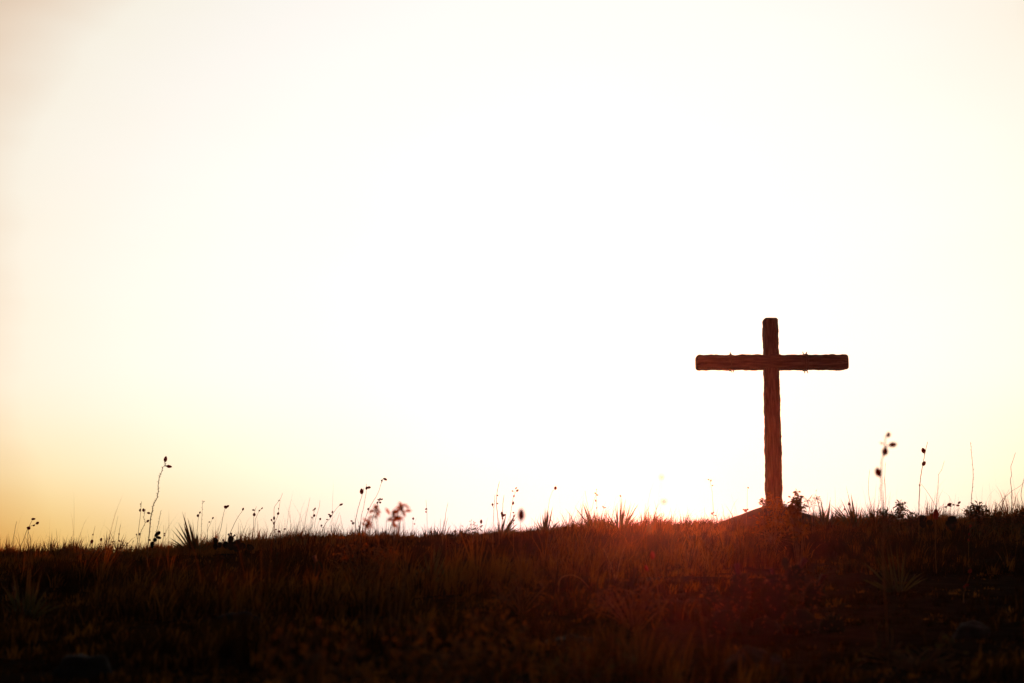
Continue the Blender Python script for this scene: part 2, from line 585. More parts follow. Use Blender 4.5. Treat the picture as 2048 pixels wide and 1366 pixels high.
PODS = [pod_mesh('pod', 1.0, 1), pod_mesh('pod', 1.25, 2), pod_mesh('pod', 1.55, 3)]


def pod(root, pos, length, ang_deg, kind, yaw=None):
    o = bpy.data.objects.new('pod', PODS[kind])
    COL.objects.link(o)
    a = R(ang_deg)
    d = Vector((math.cos(a), random.uniform(-0.3, 0.3), math.sin(a))).normalized()
    o.parent = root
    o.rotation_mode = 'QUATERNION'
    o.rotation_quaternion = d.to_track_quat('X', 'Z')
    o.location = Vector(pos) - root.location - d * (length * 0.5)
    o.scale = (length,) * 3
    return Vector(pos) - d * (length * 0.5)


def spline(pts, sub=3):
    """Catmull-Rom through the points"""
    if len(pts) < 3:
        return pts
    out = []
    for i in range(len(pts) - 1):
        p0, p1, p2, p3 = pts[max(i - 1, 0)], pts[i], pts[i + 1], pts[min(i + 2, len(pts) - 1)]
        for k in range(sub):
            t = k / sub
            out.append(0.5 * ((2 * p1) + (p2 - p0) * t + (2 * p0 - 5 * p1 + 4 * p2 - p3) * t * t + (3 * p1 - p0 - 3 * p2 + p3) * t ** 3))
    out.append(pts[-1])
    return out


def stalk(label, Y, stems, pods=(), r=0.0045, group='seed stalks on the hilltop', name='seed_stalk', cat='seed stalk', thorns=0):
    """stems: lists of photograph pixels from the ground up, standing at distance Y; pods: (px, py, length px, tip angle)"""
    lines = []
    for s in stems:
        pts = [at(px, py, Y) for px, py in s]
        lines.append(pts)
    b = lines[0][0]
    base = Vector((b.x, Y, H(b.x, Y)))
    root = thing(name, base, label, cat, group if pods or thorns >= 0 else group)
    mb = MB()
    allp = []
    for j, pts in enumerate(lines):
        g = H(pts[0].x, Y)
        if stems[j][0][1] > 1030 and pts[0].z > g:      # reach down to the soil
            pts = [Vector((pts[0].x + (pts[0].x - pts[1].x) * 0.15, Y, g - 0.02))] + pts
        for i, p in enumerate(pts):
            if i:
                p.y += random.uniform(-0.02, 0.02)
        sp = spline(pts, 4)
        for i in range(1, len(sp) - 1):
            sp[i] = sp[i] + Vector((random.uniform(-1, 1), 0, 0)) * 0.0022
        mb.tube(sp, r, r * 0.5, n=5)
        allp += sp
        if thorns > 0:
            for i in range(2, len(sp) - 1):
                for q in range(thorns):
                    c = sp[i].lerp(sp[i + 1] if i + 1 < len(sp) else sp[i], random.random())
                    a = random.choice((-1, 1))
                    mb.tube([c, c + Vector((a * random.uniform(0.012, 0.022), random.uniform(-.01, .01), random.uniform(0.004, 0.016)))], r * 0.5, r * 0.2, n=4)
    for p in pods:
        px, py, ln, an = p[:4]
        kind = p[4] if len(p) > 4 else random.choice((0, 1, 1, 2))
        pos = at(px, py, Y)
        foot = pod(root, pos, ln * Y / F, an, kind)
        q = min(allp, key=lambda v: (v - foot).length + (0.15 if v.z > foot.z + 0.01 else 0))
        if (q - foot).length > 0.004:
            mid = (q + foot) / 2 + Vector((0, 0, -0.1 * (q - foot).length))
            mb.tube([q, mid, foot], r * 0.6, r * 0.5, n=4)
    part(mb, 'stem', M['stem'], root)
    return root


def T(*a, **k):
    stalk(*a, **k, group='bare twigs on the hilltop', name='dry_twig', cat='twig')


# left end of the hill
T('short bare leaning twig, nearest to the left end of the skyline', 22, [[(24, 1104), (28, 1075), (31, 1052), (34, 1043)]])
stalk('forked weed on three legs with four dark seed heads, near the left end', 21, [[(38, 1102), (47, 1078), (55, 1060), (58, 1052), (65, 1040), (68, 1037)], [(56, 1102), (56, 1075), (57, 1055), (68, 1050), (75, 1046)], [(62, 1102), (60, 1078), (55, 1060)]],
      [(67, 1038, 9, 5, 0), (75, 1046, 7, 40, 2), (68, 1051, 5, 20, 1), (57, 1056, 8, 160, 2)])
stalk('low stalk with two small pods, midway between forked weed and tall two-pod stalk', 22, [[(184, 1098), (186, 1070), (190, 1052)]], [(186, 1069, 4, 80, 1), (184, 1083, 9, 70, 1)], r=0.0035)
stalk('lowest stalk with a single drop-shaped pod, on the left slope', 22, [[(202, 1100), (203, 1085), (203, 1076)]], [(202.5, 1079, 7, 80, 1)], r=0.0035)
T('thin bare twig leaning right, left of the seed stalks on the left slope', 22.5, [[(223, 1100), (230, 1065), (236, 1032)]], r=0.003)
stalk('thin stalk with two tiny beads beside the bare twig, left slope', 22, [[(236, 1100), (238, 1068), (242, 1050)]], [(238, 1068, 4, 90, 1), (239, 1082, 5, -40, 1)], r=0.003)
stalk('straight thin stalk with two pods, first of the group by the tall two-pod stalk', 20, [[(274, 1098), (278, 1060), (280, 1030), (283, 1003)]], [(280, 1020, 6, 80, 1), (281, 1008, 3, 80, 1), (273, 1069, 4, 100, 1)])
stalk('crooked stalk with three pods close against the tall two-pod stalk', 20, [[(276, 1098), (281, 1065), (290, 1045), (288, 1035), (291, 1018)]], [(287, 1020, 7, 100, 2), (296, 1042, 7, 35, 1), (279, 1068, 5, 80, 1)], thorns=1)
stalk('tallest crooked thorny stalk on the left, two red pods spread at its tip', 17, [[(296, 1100), (299, 1062), (301, 1035), (304, 1022), (307, 1010), (313, 998), (316, 985), (317, 970), (318, 955), (322, 945), (326, 935), (330, 931), (330, 926)]],
      [(331, 918, 13, 84, 0), (338.5, 933, 12, -8, 0), (297, 1026, 7, 172, 1), (299, 1080, 6, -10, 1)], r=0.0062, thorns=1)
T('thorny bare twig rising out of the small cactus on the left', 19, [[(304, 1098), (309, 1075), (315, 1058), (319, 1040), (322, 1022)]], thorns=1)
stalk('short stalk with two beads right of the small cactus, left slope', 22, [[(325, 1098), (327, 1070), (328, 1050)]], [(329, 1067, 4, 20, 1), (329, 1071, 4, -20, 1)], r=0.003)
# left yucca to the middle
T('straight bare twig growing left of the left-hand yucca', 22, [[(369, 1090), (370, 1060), (370, 1025)]], r=0.0035)
stalk('stalk in the left-hand yucca with one round pod and a smaller one above', 21, [[(393, 1085), (395, 1050), (397, 1031)]], [(396, 1031, 6, 90, 2), (400, 1025, 5, 60, 1)])
stalk('straight spiny stalk rising out of the left-hand yucca', 21, [[(402, 1085), (404, 1040), (405, 1000)]], [(408, 1003, 3, 50, 1)], r=0.004, thorns=2)
stalk('low forked stalk with two tiny pods beside the left-hand yucca', 22, [[(415, 1080), (415, 1055), (417, 1045)], [(415, 1062), (421, 1048), (425, 1037)]], [(426, 1036, 5, 60, 1), (419, 1044, 4, 0, 1)], r=0.003)
stalk('stalk with a double dark pod at its tip above the skyline cactus', 20.5, [[(436, 1080), (442, 1055), (447, 1030), (450, 1016)]], [(451, 1014, 8, 150, 2), (455.5, 1012.5, 7, 35, 1)])
stalk('stalk leaning right with one small pod, rising from the skyline cactus', 20.5, [[(456, 1080), (468, 1048), (478, 1032), (485, 1021)]], [(486, 1018, 6, 70, 1)])
T('thin dim twig behind the skyline cactus', 23.5, [[(452, 1078), (453, 1060), (454, 1047)]], r=0.003)
stalk('straight stalk with a flat pod over a round one, right of the skyline cactus', 21, [[(505, 1080), (507, 1050), (508, 1032), (513, 1013)]], [(508.5, 1029, 7, 100, 2), (507, 1020, 6, 0, 0)])
stalk('thin stalk bending right to two narrow pods, right of the skyline cactus', 21, [[(509, 1080), (510, 1045), (515, 1030), (522, 1018)]], [(519, 1021, 5, 50, 0), (524, 1016.5, 5, 50, 0)], r=0.0035)
stalk('wavy S-shaped stalk with three dark pods low on its stem', 21, [[(548, 1080), (549, 1050), (548, 1032), (549, 1015), (555, 1005), (562, 995), (565, 986)]], [(548, 1036, 8, 90, 0), (548, 1046, 6, 90, 0), (543, 1040, 5, 110, 1), (558, 1001, 4, 60, 0)], r=0.004)
stalk('paler stalk crossing the wavy S-shaped stalk, one pod halfway up', 21.5, [[(540, 1080), (550, 1045), (556, 1030), (559, 1012), (561, 1000)]], [(556.5, 1027, 6, 60, 2), (557, 1017, 3, 90, 1)], r=0.0035)
stalk('low weed with three red beads at the foot of the wavy stalk', 21, [[(556, 1080), (557, 1070), (558, 1064)], [(560, 1080), (566, 1066), (569, 1058)], [(553, 1080), (552, 1060)]], [(558, 1063, 6, 180, 2), (569.5, 1058, 5, 10, 1), (552, 1059, 4, 0, 1)], r=0.003)
T('bare twig bending right, first of two right of the wavy stalk', 21.5, [[(608, 1076), (611, 1040), (616, 1015), (620, 995)]], r=0.0035)
stalk('stalk with four small pods standing between two bare twigs', 21, [[(623, 1076), (625, 1045), (628, 1025), (630, 1018)]], [(628.5, 1031, 6, 60, 2), (630, 1017.5, 6, 60, 0), (626.5, 1020, 4, 60, 0), (624, 1035, 4, 100, 1)], r=0.0035)
T('bare twig bending right, second of two right of the wavy stalk', 21.5, [[(626, 1076), (631, 1040), (638, 1015), (640, 1000)]], r=0.0035)
stalk('thin low stalk with one round pod left of the leaning four-pod stalk', 21.5, [[(632, 1076), (636, 1050), (640, 1040)]], [(640.5, 1038, 5, 70, 2)], r=0.003)
stalk('long stalk leaning far right with pods strung along it to the tip', 20.5, [[(640, 1076), (650, 1050), (661, 1035), (672, 1018), (681, 1010)]], [(682.5, 1009, 8, 25, 0), (661, 1032, 6, 60, 2), (665, 1024, 5, 60, 1), (658, 1029, 5, 160, 1), (654, 1039, 4, 180, 1), (643, 1051, 5, 60, 1)], r=0.004)
T('twig pair forming an upturned V right of the leaning stalk', 21, [[(664, 1074), (672, 1048), (679, 1025)], [(690, 1072), (684, 1050), (680, 1030)]], r=0.003)
# group with the red pods
stalk('red stalk with one upright fat pod at its tip, left of the leafy orange weeds', 16, [[(711, 1070), (711, 1040), (718, 1010), (724, 990), (728, 976)]], [(723.5, 982.5, 12, 94, 1), (706, 1047, 6, -60, 1), (703, 1042, 5, 160, 1)], r=0.0042)
stalk('stalk with a pod pair pointing right at its tip beside the upright fat pod', 16.5, [[(720, 1070), (722, 1035), (727, 1015), (732, 985), (733, 968)]], [(733, 976, 7, 80, 1), (738, 975, 8, 8, 1), (718, 1052, 4, 90, 1)], r=0.0036)
stalk('tallest curved stalk of the middle group, long pod drooping at its tip', 17.5, [[(722, 1070), (733, 1030), (742, 1010), (755, 988), (763, 966)], [(763, 966), (766, 958), (769, 956)]], [(763.5, 961, 4, 80, 2), (770.5, 958.5, 9, -25, 0), (736.5, 1018, 5, 75, 2)], r=0.004)
stalk('stalk topped by a cluster of five small dark pods', 18, [[(740, 1066), (746, 1035), (752, 1015), (757, 1003)]], [(756.5, 999.5, 4, 150, 2), (760, 998, 5, 80, 1), (764, 998.5, 5, 20, 1), (754.5, 1005, 5, 70, 1), (760.5, 1005, 5, 20, 2)], r=0.0036)
stalk('faint stalk with one round bead right of the leafy orange weeds', 21.5, [[(823, 1068), (825, 1050), (826, 1040)]], [(826.5, 1037, 5, 90, 2), (829, 1048, 4, 0, 0)], r=0.003)
stalk('thin upright stalk with two stacked beads, between orange weeds and middle skyline', 21.5, [[(854, 1066), (854, 1030), (852, 1000)]], [(852, 1018, 5, 200, 1), (852, 1024, 4, -60, 1)], r=0.0035)
T('orange-lit bare twig with a kink, alone in the middle of the skyline', 20, [[(886, 1066), (890, 1042), (892, 1025), (896, 1005)]], r=0.004)
stalk('short stubby red pod on the skyline in the middle', 21, [[(961, 1058), (962, 1048)]], [(962.5, 1043, 9, 88, 0)], r=0.003)
stalk('orange stalk with one pod on its left, next to the tall arched spike', 15, [[(986, 1060), (988, 1015), (990, 990)]], [(985, 1009, 6, 95, 1)], r=0.0035)
stalk('tall arched dark spike with two red pods on its right side', 20.5, [[(998, 1062), (994, 1020), (993, 1000), (995, 980), (999, 963)]], [(995, 991, 4, -30, 1), (995, 1007, 4, -10, 1)], r=0.0055)
stalk('spike thickened by a clump of dark pods, middle of its trio', 20.5, [[(1004, 1060), (1005, 1030), (1006, 1008), (1008, 990)]], [(1004, 1027, 8, 100, 1), (1006, 1031, 7, 10, 2), (1009, 1030, 6, 40, 1), (1005, 1037, 5, -60, 1)], r=0.0055)
stalk('stalk branching at its top into five dark red pods', 20.5, [[(1018, 1066), (1021, 1030), (1025, 1005), (1028, 990), (1034, 981)]], [(1026, 1006, 7, 80, 1), (1028, 992, 5, 80, 1), (1035, 981, 6, 45, 1), (1025, 982, 4, 170, 1), (1032.5, 976, 5, 30, 0)], r=0.004)
stalk('low red stalk with three beads above each other beside the big blurred pod', 17, [[(1027, 1060), (1028, 1025)]], [(1027, 1025, 4, 30, 1), (1028, 1032, 5, 180, 1), (1028, 1041, 5, 0, 0)], r=0.003)
stalk('big blurred brown pod upright on a short stem in the middle', 5.2, [[(1041, 1085), (1042, 1060), (1042, 1042)]], [(1042, 1029, 26, 90, 0)], r=0.0016, group='blurred near seed stalks')
# towards the cross
stalk('thin stalk bending right to a single red heart-shaped pod above a yucca', 21, [[(1095, 1062), (1096, 1030), (1098, 1005), (1104, 985), (1110, 977)]], [(1111, 976, 7, 80, 2)], r=0.003)
stalk('faint stalk in the spread yucca with five small red pods along it', 21, [[(1180, 1062), (1183, 1025), (1188, 1000), (1194, 984)], [(1193, 1050), (1194, 1022), (1192, 990)]], [(1191, 986.5, 5, -20, 0), (1194.5, 990, 5, -20, 0), (1191.5, 1001, 5, 90, 0), (1193.5, 1015.5, 4, 80, 0), (1193, 979, 2.5, 80, 1)], r=0.0032)
T('slim bare spike leaning left out of the spread yucca', 21, [[(1183, 1055), (1178, 1022), (1173, 1000), (1170, 982)]], r=0.003)
stalk('short stalk with a pair of pods held by the spread yucca, on its right', 21, [[(1200, 1058), (1204, 1030), (1207, 1018)]], [(1206, 1013.5, 4, 110, 1), (1210, 1015.5, 4, 20, 1)], r=0.0025)
stalk('hair-thin stalk with one tiny tilted pod above the bushy yucca', 21.5, [[(1240, 1058), (1241, 1020), (1240, 994)]], [(1241, 992, 5, -45, 0)], r=0.003)
stalk('faint blurred stalk with two pale orange pods against the white sky', 4.8, [[(1322, 1120), (1322, 1050), (1321, 1000), (1323, 962)]], [(1323, 954, 10, 95, 0), (1328, 1003.5, 9, -60, 2)], r=0.0006, group='blurred near seed stalks')
stalk('hair-thin stalk with three tiny pods left of the cross', 21, [[(1427, 1056), (1426, 1020), (1424, 985), (1420, 962)]], [(1417, 959, 4, 160, 0), (1422, 961, 5, 80, 0), (1425, 971, 4, 0, 0)], r=0.003)
stalk('small hooked stalk with brown beads in the grass left of the mound', 21, [[(1424, 1056), (1425, 1040), (1426, 1028)]], [(1424, 1027, 5, 120, 1), (1427, 1025, 4, 0, 1), (1431, 1031, 4, -20, 1)], r=0.0025)
stalk('hair-thin stalk with one tiny red pod just left of the cross post', 21, [[(1492, 1052), (1494, 1015), (1495, 978)]], [(1496.5, 975.5, 4, -50, 1)], r=0.003)
stalk('thin stalk with a dark bead cluster floating over the left side of the mound', 22, [[(1494, 1056), (1493, 1035), (1491, 1022)]], [(1491, 1021, 7, 200, 2), (1495, 1019, 5, 40, 1), (1487, 1019, 4, 170, 1), (1492, 1023, 4, -80, 1)], r=0.003)
# right of the cross
stalk('short stalk with one dark bead right of the mound', 21, [[(1700, 1050), (1700, 1030), (1698, 1010)]], [(1698, 1008, 7, 100, 1)], r=0.003)
stalk('short stalk leaning right to one brown bead, nearest the right foot of the mound', 20.5, [[(1665, 1052), (1677, 1032), (1689, 1020)]], [(1689.5, 1018, 5, 45, 2)], r=0.003)
T('bare bowed twig left of the big blurred pods', 20.5, [[(1752, 1054), (1747, 1025), (1740, 1000), (1737, 975), (1739, 940)]], r=0.004)
stalk('tall blurred stalk carrying four big pods and a small one, right of the cross', 6.2, [[(1768, 1110), (1767, 1040), (1764, 985), (1761, 962), (1765, 920), (1770, 893), (1772, 875), (1776, 868)], [(1770, 893), (1778, 891)]],
      [(1756.5, 944, 20, 108, 1), (1770, 902, 19, 76, 1), (1786, 889.5, 17, 6, 1), (1777, 869, 11, 80, 2), (1762.5, 886, 6, 150, 1)], r=0.0036, group='blurred near seed stalks')
T('bare twig standing behind the big blurred pods', 20.5, [[(1772, 1052), (1771, 985), (1769, 955), (1771, 925)], [(1766, 1052), (1767, 1000), (1769, 955)]], r=0.0038)
stalk('tall upright stalk with two dark pods one above the other, far right group', 18, [[(1837, 1052), (1839, 990), (1841, 960), (1844, 935), (1849, 910), (1854, 884)]], [(1846.5, 901, 12, 100, 1), (1848, 927, 11, 62, 1), (1839, 970, 4, 180, 1)], r=0.0062)
T('pale blurred crooked twig between the two-pod stalk and the straight twig', 13, [[(1870, 1070), (1874, 1005), (1877, 980), (1878, 950), (1884, 940), (1889, 922)]], r=0.0028)
T('thin twig leaning left across to the tall two-pod stalk', 19.5, [[(1885, 1050), (1872, 1015), (1858, 990), (1842, 968)]], r=0.0036)
stalk('low twig slanting right with six dark pods in a row at its end', 19.5, [[(1848, 1040), (1862, 1028), (1878, 1019), (1890, 1013), (1905, 1010), (1919, 1008)]], [(1899, 1009, 10, 30, 1), (1907, 1009.5, 5, 10, 1), (1916, 1011, 7, 0, 0), (1918.5, 1005, 8, 35, 0), (1892, 1014, 5, 20, 1), (1901, 1012.5, 5, 0, 0)], r=0.003)
stalk('stout dark bud standing upright between the two skyline cacti', 19, [[(1872, 1052), (1872, 1040), (1871, 1030)]], [(1871.5, 1028, 22, 88, 0), (1874, 1036, 8, 50, 0)], r=0.005)
T('straight tall twig rising from the bush at far right', 20, [[(1941, 1050), (1942, 1000), (1945, 965), (1947, 940), (1944, 910), (1942, 884)]], r=0.005, thorns=1)
T('tall zigzag twig near the right edge', 20, [[(2024, 1050), (2023, 985), (2021, 960), (2024, 950), (2021, 935), (2026, 920), (2032, 905)]], r=0.005)
T('curved twig sweeping up rightward to the right edge', 20, [[(1990, 1045), (1996, 1015), (2005, 1000), (2022, 983), (2036, 975), (2050, 964)]], r=0.0036)
T('thick bent twig nearest the right edge', 20, [[(2038, 1050), (2044, 1012), (2043, 985), (2050, 950)]], r=0.006)
# lit stalks low in the hillside
G2 = 'lit stalks on the dark slope'
stalk('blurred orange pod pair glowing on the slope below the mound', 9, [[(1318, 1240), (1316, 1180), (1308, 1130)], [(1316, 1180), (1298, 1150)]], [(1305, 1110, 17, 92, 0), (1293, 1136, 13, 110, 0)], r=0.003, group=G2)
T('arched dry stem curving over the middle of the dark slope', 10.5, [[(1120, 1160), (1140, 1150), (1162, 1158), (1178, 1176)]], r=0.006)
T('forked red twig standing on the slope below the bushy yucca', 12, [[(1232, 1165), (1222, 1130), (1206, 1096)], [(1232, 1165), (1240, 1120), (1252, 1090)], [(1222, 1130), (1236, 1100)]], r=0.005)
T('small forked twig on the dark lower left slope', 11, [[(202, 1222), (197, 1210), (190, 1197)], [(197, 1210), (173, 1200)]], r=0.004)
stalk('red-lit stalk with three pods low on the right slope', 10, [[(1928, 1190), (1934, 1165), (1940, 1145)]], [(1940, 1142, 10, 45, 1), (1934, 1170, 8, 20, 1), (1929, 1174, 6, 150, 1)], r=0.003, group=G2)
stalk('thorny stalk with glowing red tips under the straight tall twig', 14, [[(1936, 1110), (1938, 1080), (1942, 1048)]], [(1941, 1052, 7, 70, 0), (1938, 1068, 6, 60, 0), (1937, 1080, 6, 120, 0)], r=0.003, group=G2)


# ---------------------------------------------------------------- yuccas
def yucca(label, px, Y, height_px, spread_px, n, lw=0.02, py=None):
    b = at(px, 1060, Y)
    base = Vector((b.x, Y, H(b.x, Y) - 0.02))
    root = thing('yucca', base, label, 'yucca', 'yuccas on the hilltop')
    hp, sp = height_px * Y / F, spread_px * Y / F
    tilt = Vector((random.uniform(-0.3, 0.3), random.uniform(-0.2, 0.2), 0)) * hp
    mb = MB()
    for k in range(n):
        a = random.uniform(0, 2 * math.pi)
        t = random.random() ** 0.7
        rr = sp * t
        hh = hp * (1.02 - 0.62 * t * t) * (random.uniform(0.55, 1.1) if random.random() < 0.85 else random.uniform(0.15, 0.4))
        tip = base + Vector((math.cos(a) * rr, math.sin(a) * rr * 0.8, hh)) + tilt * (hh / hp)
        foot = base + Vector((math.cos(a) * 0.03, math.sin(a) * 0.03, 0.0))
        mb.blade(foot, tip, lw * random.uniform(0.7, 1.2), bend=Vector((math.cos(a), math.sin(a), -0.8)) * rr * random.uniform(0, 0.35), seg=5)
    part(mb, 'leaves', M['yucca'], root)
    mb = MB()
    mb.tube([base + Vector((0, 0, -0.06)), base + Vector((0, 0, 0.02)), base + Vector((0.005, 0, 0.07))], 0.05, 0.03, n=8)
    part(mb, 'crown', M['yucca'], root)
    return root


yucca('left-hand yucca with dark fanned blades, leftmost yucca on the skyline', 392, 22.8, 82, 46, 54, 0.032)
yucca('yucca among the red-pod stalks, behind the leafy orange weeds', 722, 23, 54, 34, 34, 0.024)
yucca('small yucca at the foot of the wavy S-shaped stalk', 604, 23, 46, 30, 30, 0.022)
yucca('low yucca around the trio of dark spikes in the middle', 1003, 23, 54, 34, 34, 0.024)
yucca('red-lit yucca with bent tips under the single heart-shaped pod', 1090, 23.2, 62, 46, 30, 0.036)
yucca('spread yucca with few broad red blades, just left of the bushy one', 1192, 23, 74, 42, 18, 0.044)
yucca('bushy yucca with many narrow orange-lit blades', 1240, 23, 74, 50, 80, 0.024)
yucca('low yucca on the slope just below the bushy yucca', 1292, 20.5, 60, 32, 30, 0.026)
yucca('yucca at the right foot of the mound with upright thin blades', 1652, 22.6, 82, 40, 34, 0.03)
yucca('yucca with one broad dark blade leaning right, right of the mound', 1712, 22.6, 84, 50, 26, 0.04)
yucca('spiky yucca at the foot of the big blurred pods', 1755, 22.6, 66, 40, 44, 0.026)
yucca('yucca right of the straight tall twig, far right', 1975, 22.5, 74, 50, 50, 0.026)
yucca('wide low yucca behind the wild left slope weeds', 290, 22.8, 34, 34, 30, 0.018)
yucca('yucca with spread thin blades in the middle of the dark slope', 862, 13, 95, 60, 46, 0.016)
yucca('tall-bladed yucca low on the dark left slope', 60, 9, 120, 62, 44, 0.014)
yucca('narrow yucca on the dark slope at far right', 1790, 11, 110, 60, 46, 0.014)


# ---------------------------------------------------------------- prickly pears
def pad_part(root, px, py, wpx, hpx, ang, Y, base_mat, fruit=()):
    k = Y / F
    c = at(px, py, Y) + Vector((0, random.uniform(-0.04, 0.04), 0))
    wv, hv, th = wpx * k / 2, hpx * k / 2, min(wpx, hpx) * k * 0.13
    yaw = random.uniform(-0.5, 0.5)
    up = Vector((math.cos(R(ang)), 0, math.sin(R(ang))))
    sd = Vector((math.sin(R(ang)) * math.cos(yaw), math.sin(yaw), -math.cos(R(ang)) * math.cos(yaw))).normalized()
    nn = up.cross(sd).normalized()
    mb = MB()
    nu, nv = 24, 9
    rings_ = []
    for j in range(nv):
        f = -1 + 2 * j / (nv - 1)
        rad = math.sqrt(max(0.0, 1 - f * f))
        rad = max(rad, 0.02)
        rings_.append(len(mb.v))
        for i in range(nu):
            a = 2 * math.pi * i / nu
            x, y = math.cos(a) * rad, math.sin(a) * rad
            x *= 1 + 0.22 * y                     # egg outline, narrow at the foot
            lump = 1 + 0.04 * mnoise.noise((x * 3 + px, y * 3, f))
            mb.v.append(c + sd * (x * wv * lump / 1.05) + up * (y * hv * lump) + nn * (f * th * (1 - 0.15 * rad)))
    for s, e in zip(rings_, rings_[1:]):
        for i in range(nu):
            mb.f.append((s + i, s + (i + 1) % nu, e + (i + 1) % nu, e + i))
    mb.f += [tuple(rings_[0] + i for i in reversed(range(nu))), tuple(rings_[-1] + i for i in range(nu))]
    # spines in tufts over the pad
    sb = MB()
    for q in range(60):
        x, y = random.uniform(-0.8, 0.8), random.uniform(-0.8, 0.95)
        if x * x + y * y > 1: continue
        s = random.choice((-1, 1))
        p0 = c + sd * (x * wv) + up * (y * hv) + nn * (s * th * math.sqrt(1 - x * x - y * y) * 0.8)
        dr = (sd * x + up * y + nn * (s * 0.7) + Vector((random.uniform(-.3, .3), 0, random.uniform(-.2, .4)))).normalized()
        sb.tube([p0, p0 + dr * 0.026], 0.0009, 0.0003, n=3)
    po = part(mb, 'pad', base_mat, root)
    if wpx >= 30:
        so = part(sb, 'spines', M['spine'], root)
        so.parent = po
    for t in fruit:
        a = R(ang + t)
        d = Vector((math.cos(a), random.uniform(-.2, .2), math.sin(a))).normalized()
        dd = math.cos(R(t)), math.sin(R(t))
        p = c + up * (dd[0] * hv) - sd * (dd[1] * wv)
        fb = MB()
        ln = max(0.03, min(0.05, hpx * k * 0.35))
        fb.tube([p - d * 0.01, p + d * ln * 0.3, p + d * ln * 0.75, p + d * ln], ln * 0.22, ln * 0.34, n=7)
        fo = part(fb, 'fruit', M['fruit'], root)
        fo.parent = po
        fo.location = (0, 0, 0)
    return po


def prickly(label, Y, pads):
    x = at(pads[0][0], 1060, Y).x
    root = thing('prickly_pear', (x, Y, H(x, Y)), label, 'cactus', 'prickly pears on the hill')
    for p in pads:
        pad_part(root, *p[:5], Y, M['pad'], p[5] if len(p) > 5 else ())
    return root


prickly('small cactus with two forked pads at the foot of the tall left stalk', 18.5, [(309, 1080, 8, 9, 70), (305, 1090, 9, 14, 90), (315, 1068, 8, 15, 42), (316, 1075, 6, 12, -15)])
prickly('skyline cactus of round dark pads with red fruit, right of the left-hand yucca', 20, [(463, 1092, 17, 18, 90), (430, 1082, 9, 13, 95), (439, 1090, 11, 12, 80), (430, 1093, 10, 13, 90), (462, 1080, 14, 17, 80, (-35, 10, 40)), (474, 1087, 15, 15, 55, (0,)), (486, 1092, 13, 12, 50), (451, 1090, 13, 15, 105, (15,)), (500, 1095, 16, 12, 60), (474, 1097, 18, 14, 90)])
prickly('lone two-pad cactus on the dark slope below the middle stalks', 12, [(638, 1172, 22, 30, 90), (636, 1140, 24, 36, 92, (20,)), (655, 1165, 18, 26, 60)])
prickly('single dark pad cactus on the slope under the low red-bead weed', 15, [(557, 1134, 14, 20, 90), (556, 1115, 15, 20, 88)])
prickly('round-headed cactus on the skyline right of the two-pod stalk base', 19.5, [(1846, 1049, 18, 14, 90), (1845, 1038, 20, 16, 95), (1858, 1046, 14, 12, 70)])
prickly('round-headed cactus on the skyline left of the straight tall twig', 19.5, [(1904, 1055, 16, 14, 90), (1905, 1042, 20, 20, 80), (1898, 1048, 12, 14, 110)])
prickly('largest dark cactus clump, on the slope below the mound', 8, [(1530, 1290, 80, 110, 90), (1455, 1270, 66, 100, 100), (1600, 1270, 70, 100, 80), (1483, 1185, 50, 78, 96, (0,)), (1548, 1200, 56, 80, 88), (1552, 1158, 40, 20, 80, (20,)), (1592, 1162, 36, 64, 84, (-25,)), (1626, 1190, 40, 56, 60, (0,)), (1570, 1128, 15, 26, 95), (1425, 1195, 34, 50, 115), (1660, 1260, 50, 60, 60)])


# ---------------------------------------------------------------- leafy weeds
def weed(label, px, Y, top_py, w_px, n_leaf, leaf_px, mat, name='leafy_weed', cat='weed', droop=0.3, tiers=None, leaf_w=0.36, nst=None, group='leafy weeds'):
    """tiers: optional clusters (px, py, radius px, leaves)"""
    b = at(px, top_py, Y)
    base = Vector((b.x, Y, H(b.x, Y)))
    root = thing(name, base, label, cat, group)
    k = Y / F
    st, lf = MB(), MB()
    clusters = tiers or []
    if not clusters:
        top_z = b.z - base.z
        for i in range(nst or 9):
            a = random.uniform(0, 6.28)
            r_ = (w_px * k / 2) * random.random() ** 0.5
            zz = base.z + top_z * random.uniform(0.35, 1.0) * (1 - 0.3 * (r_ / (w_px * k / 2)) ** 2)
            clusters.append((Vector((base.x + math.cos(a) * r_, Y + math.sin(a) * r_, zz)), w_px * k * 0.16, max(2, n_leaf // (nst or 9))))
    else:
        clusters = [(at(c[0], c[1], Y) + Vector((0, random.uniform(-.03, .03), 0)), c[2] * k, c[3]) for c in clusters]
    for c, r_, n in clusters:
        q = base.lerp(c, 0.5) + Vector((random.uniform(-1, 1), random.uniform(-1, 1), 0.3)) * (0.06 * (c - base).length)
        st.tube(spline([base - Vector((0, 0, 0.02)), q, c], 5), 0.0035, 0.0015, n=4)
        for j in range(n):
            o = Vector((random.gauss(0, 1), random.gauss(0, 1), random.gauss(0, 1))) * (r_ * 0.55)
            p = c + o
            d = (o.normalized() + Vector((random.uniform(-.6, .6), random.uniform(-.6, .6), random.uniform(-droop - 0.4, 0.7)))).normalized()
            ll = leaf_px * k * random.uniform(0.6, 1.25)
            lf.blade(p, p + d * ll, ll * leaf_w, bend=(0, 0, -droop * ll * random.random()), seg=4, fold=0.35)
            st.tube([c, p], 0.0012, 0.0009, n=3)
    part(st, 'stem', M['stem'], root)
    part(lf, 'leaves', mat, root)
    return root


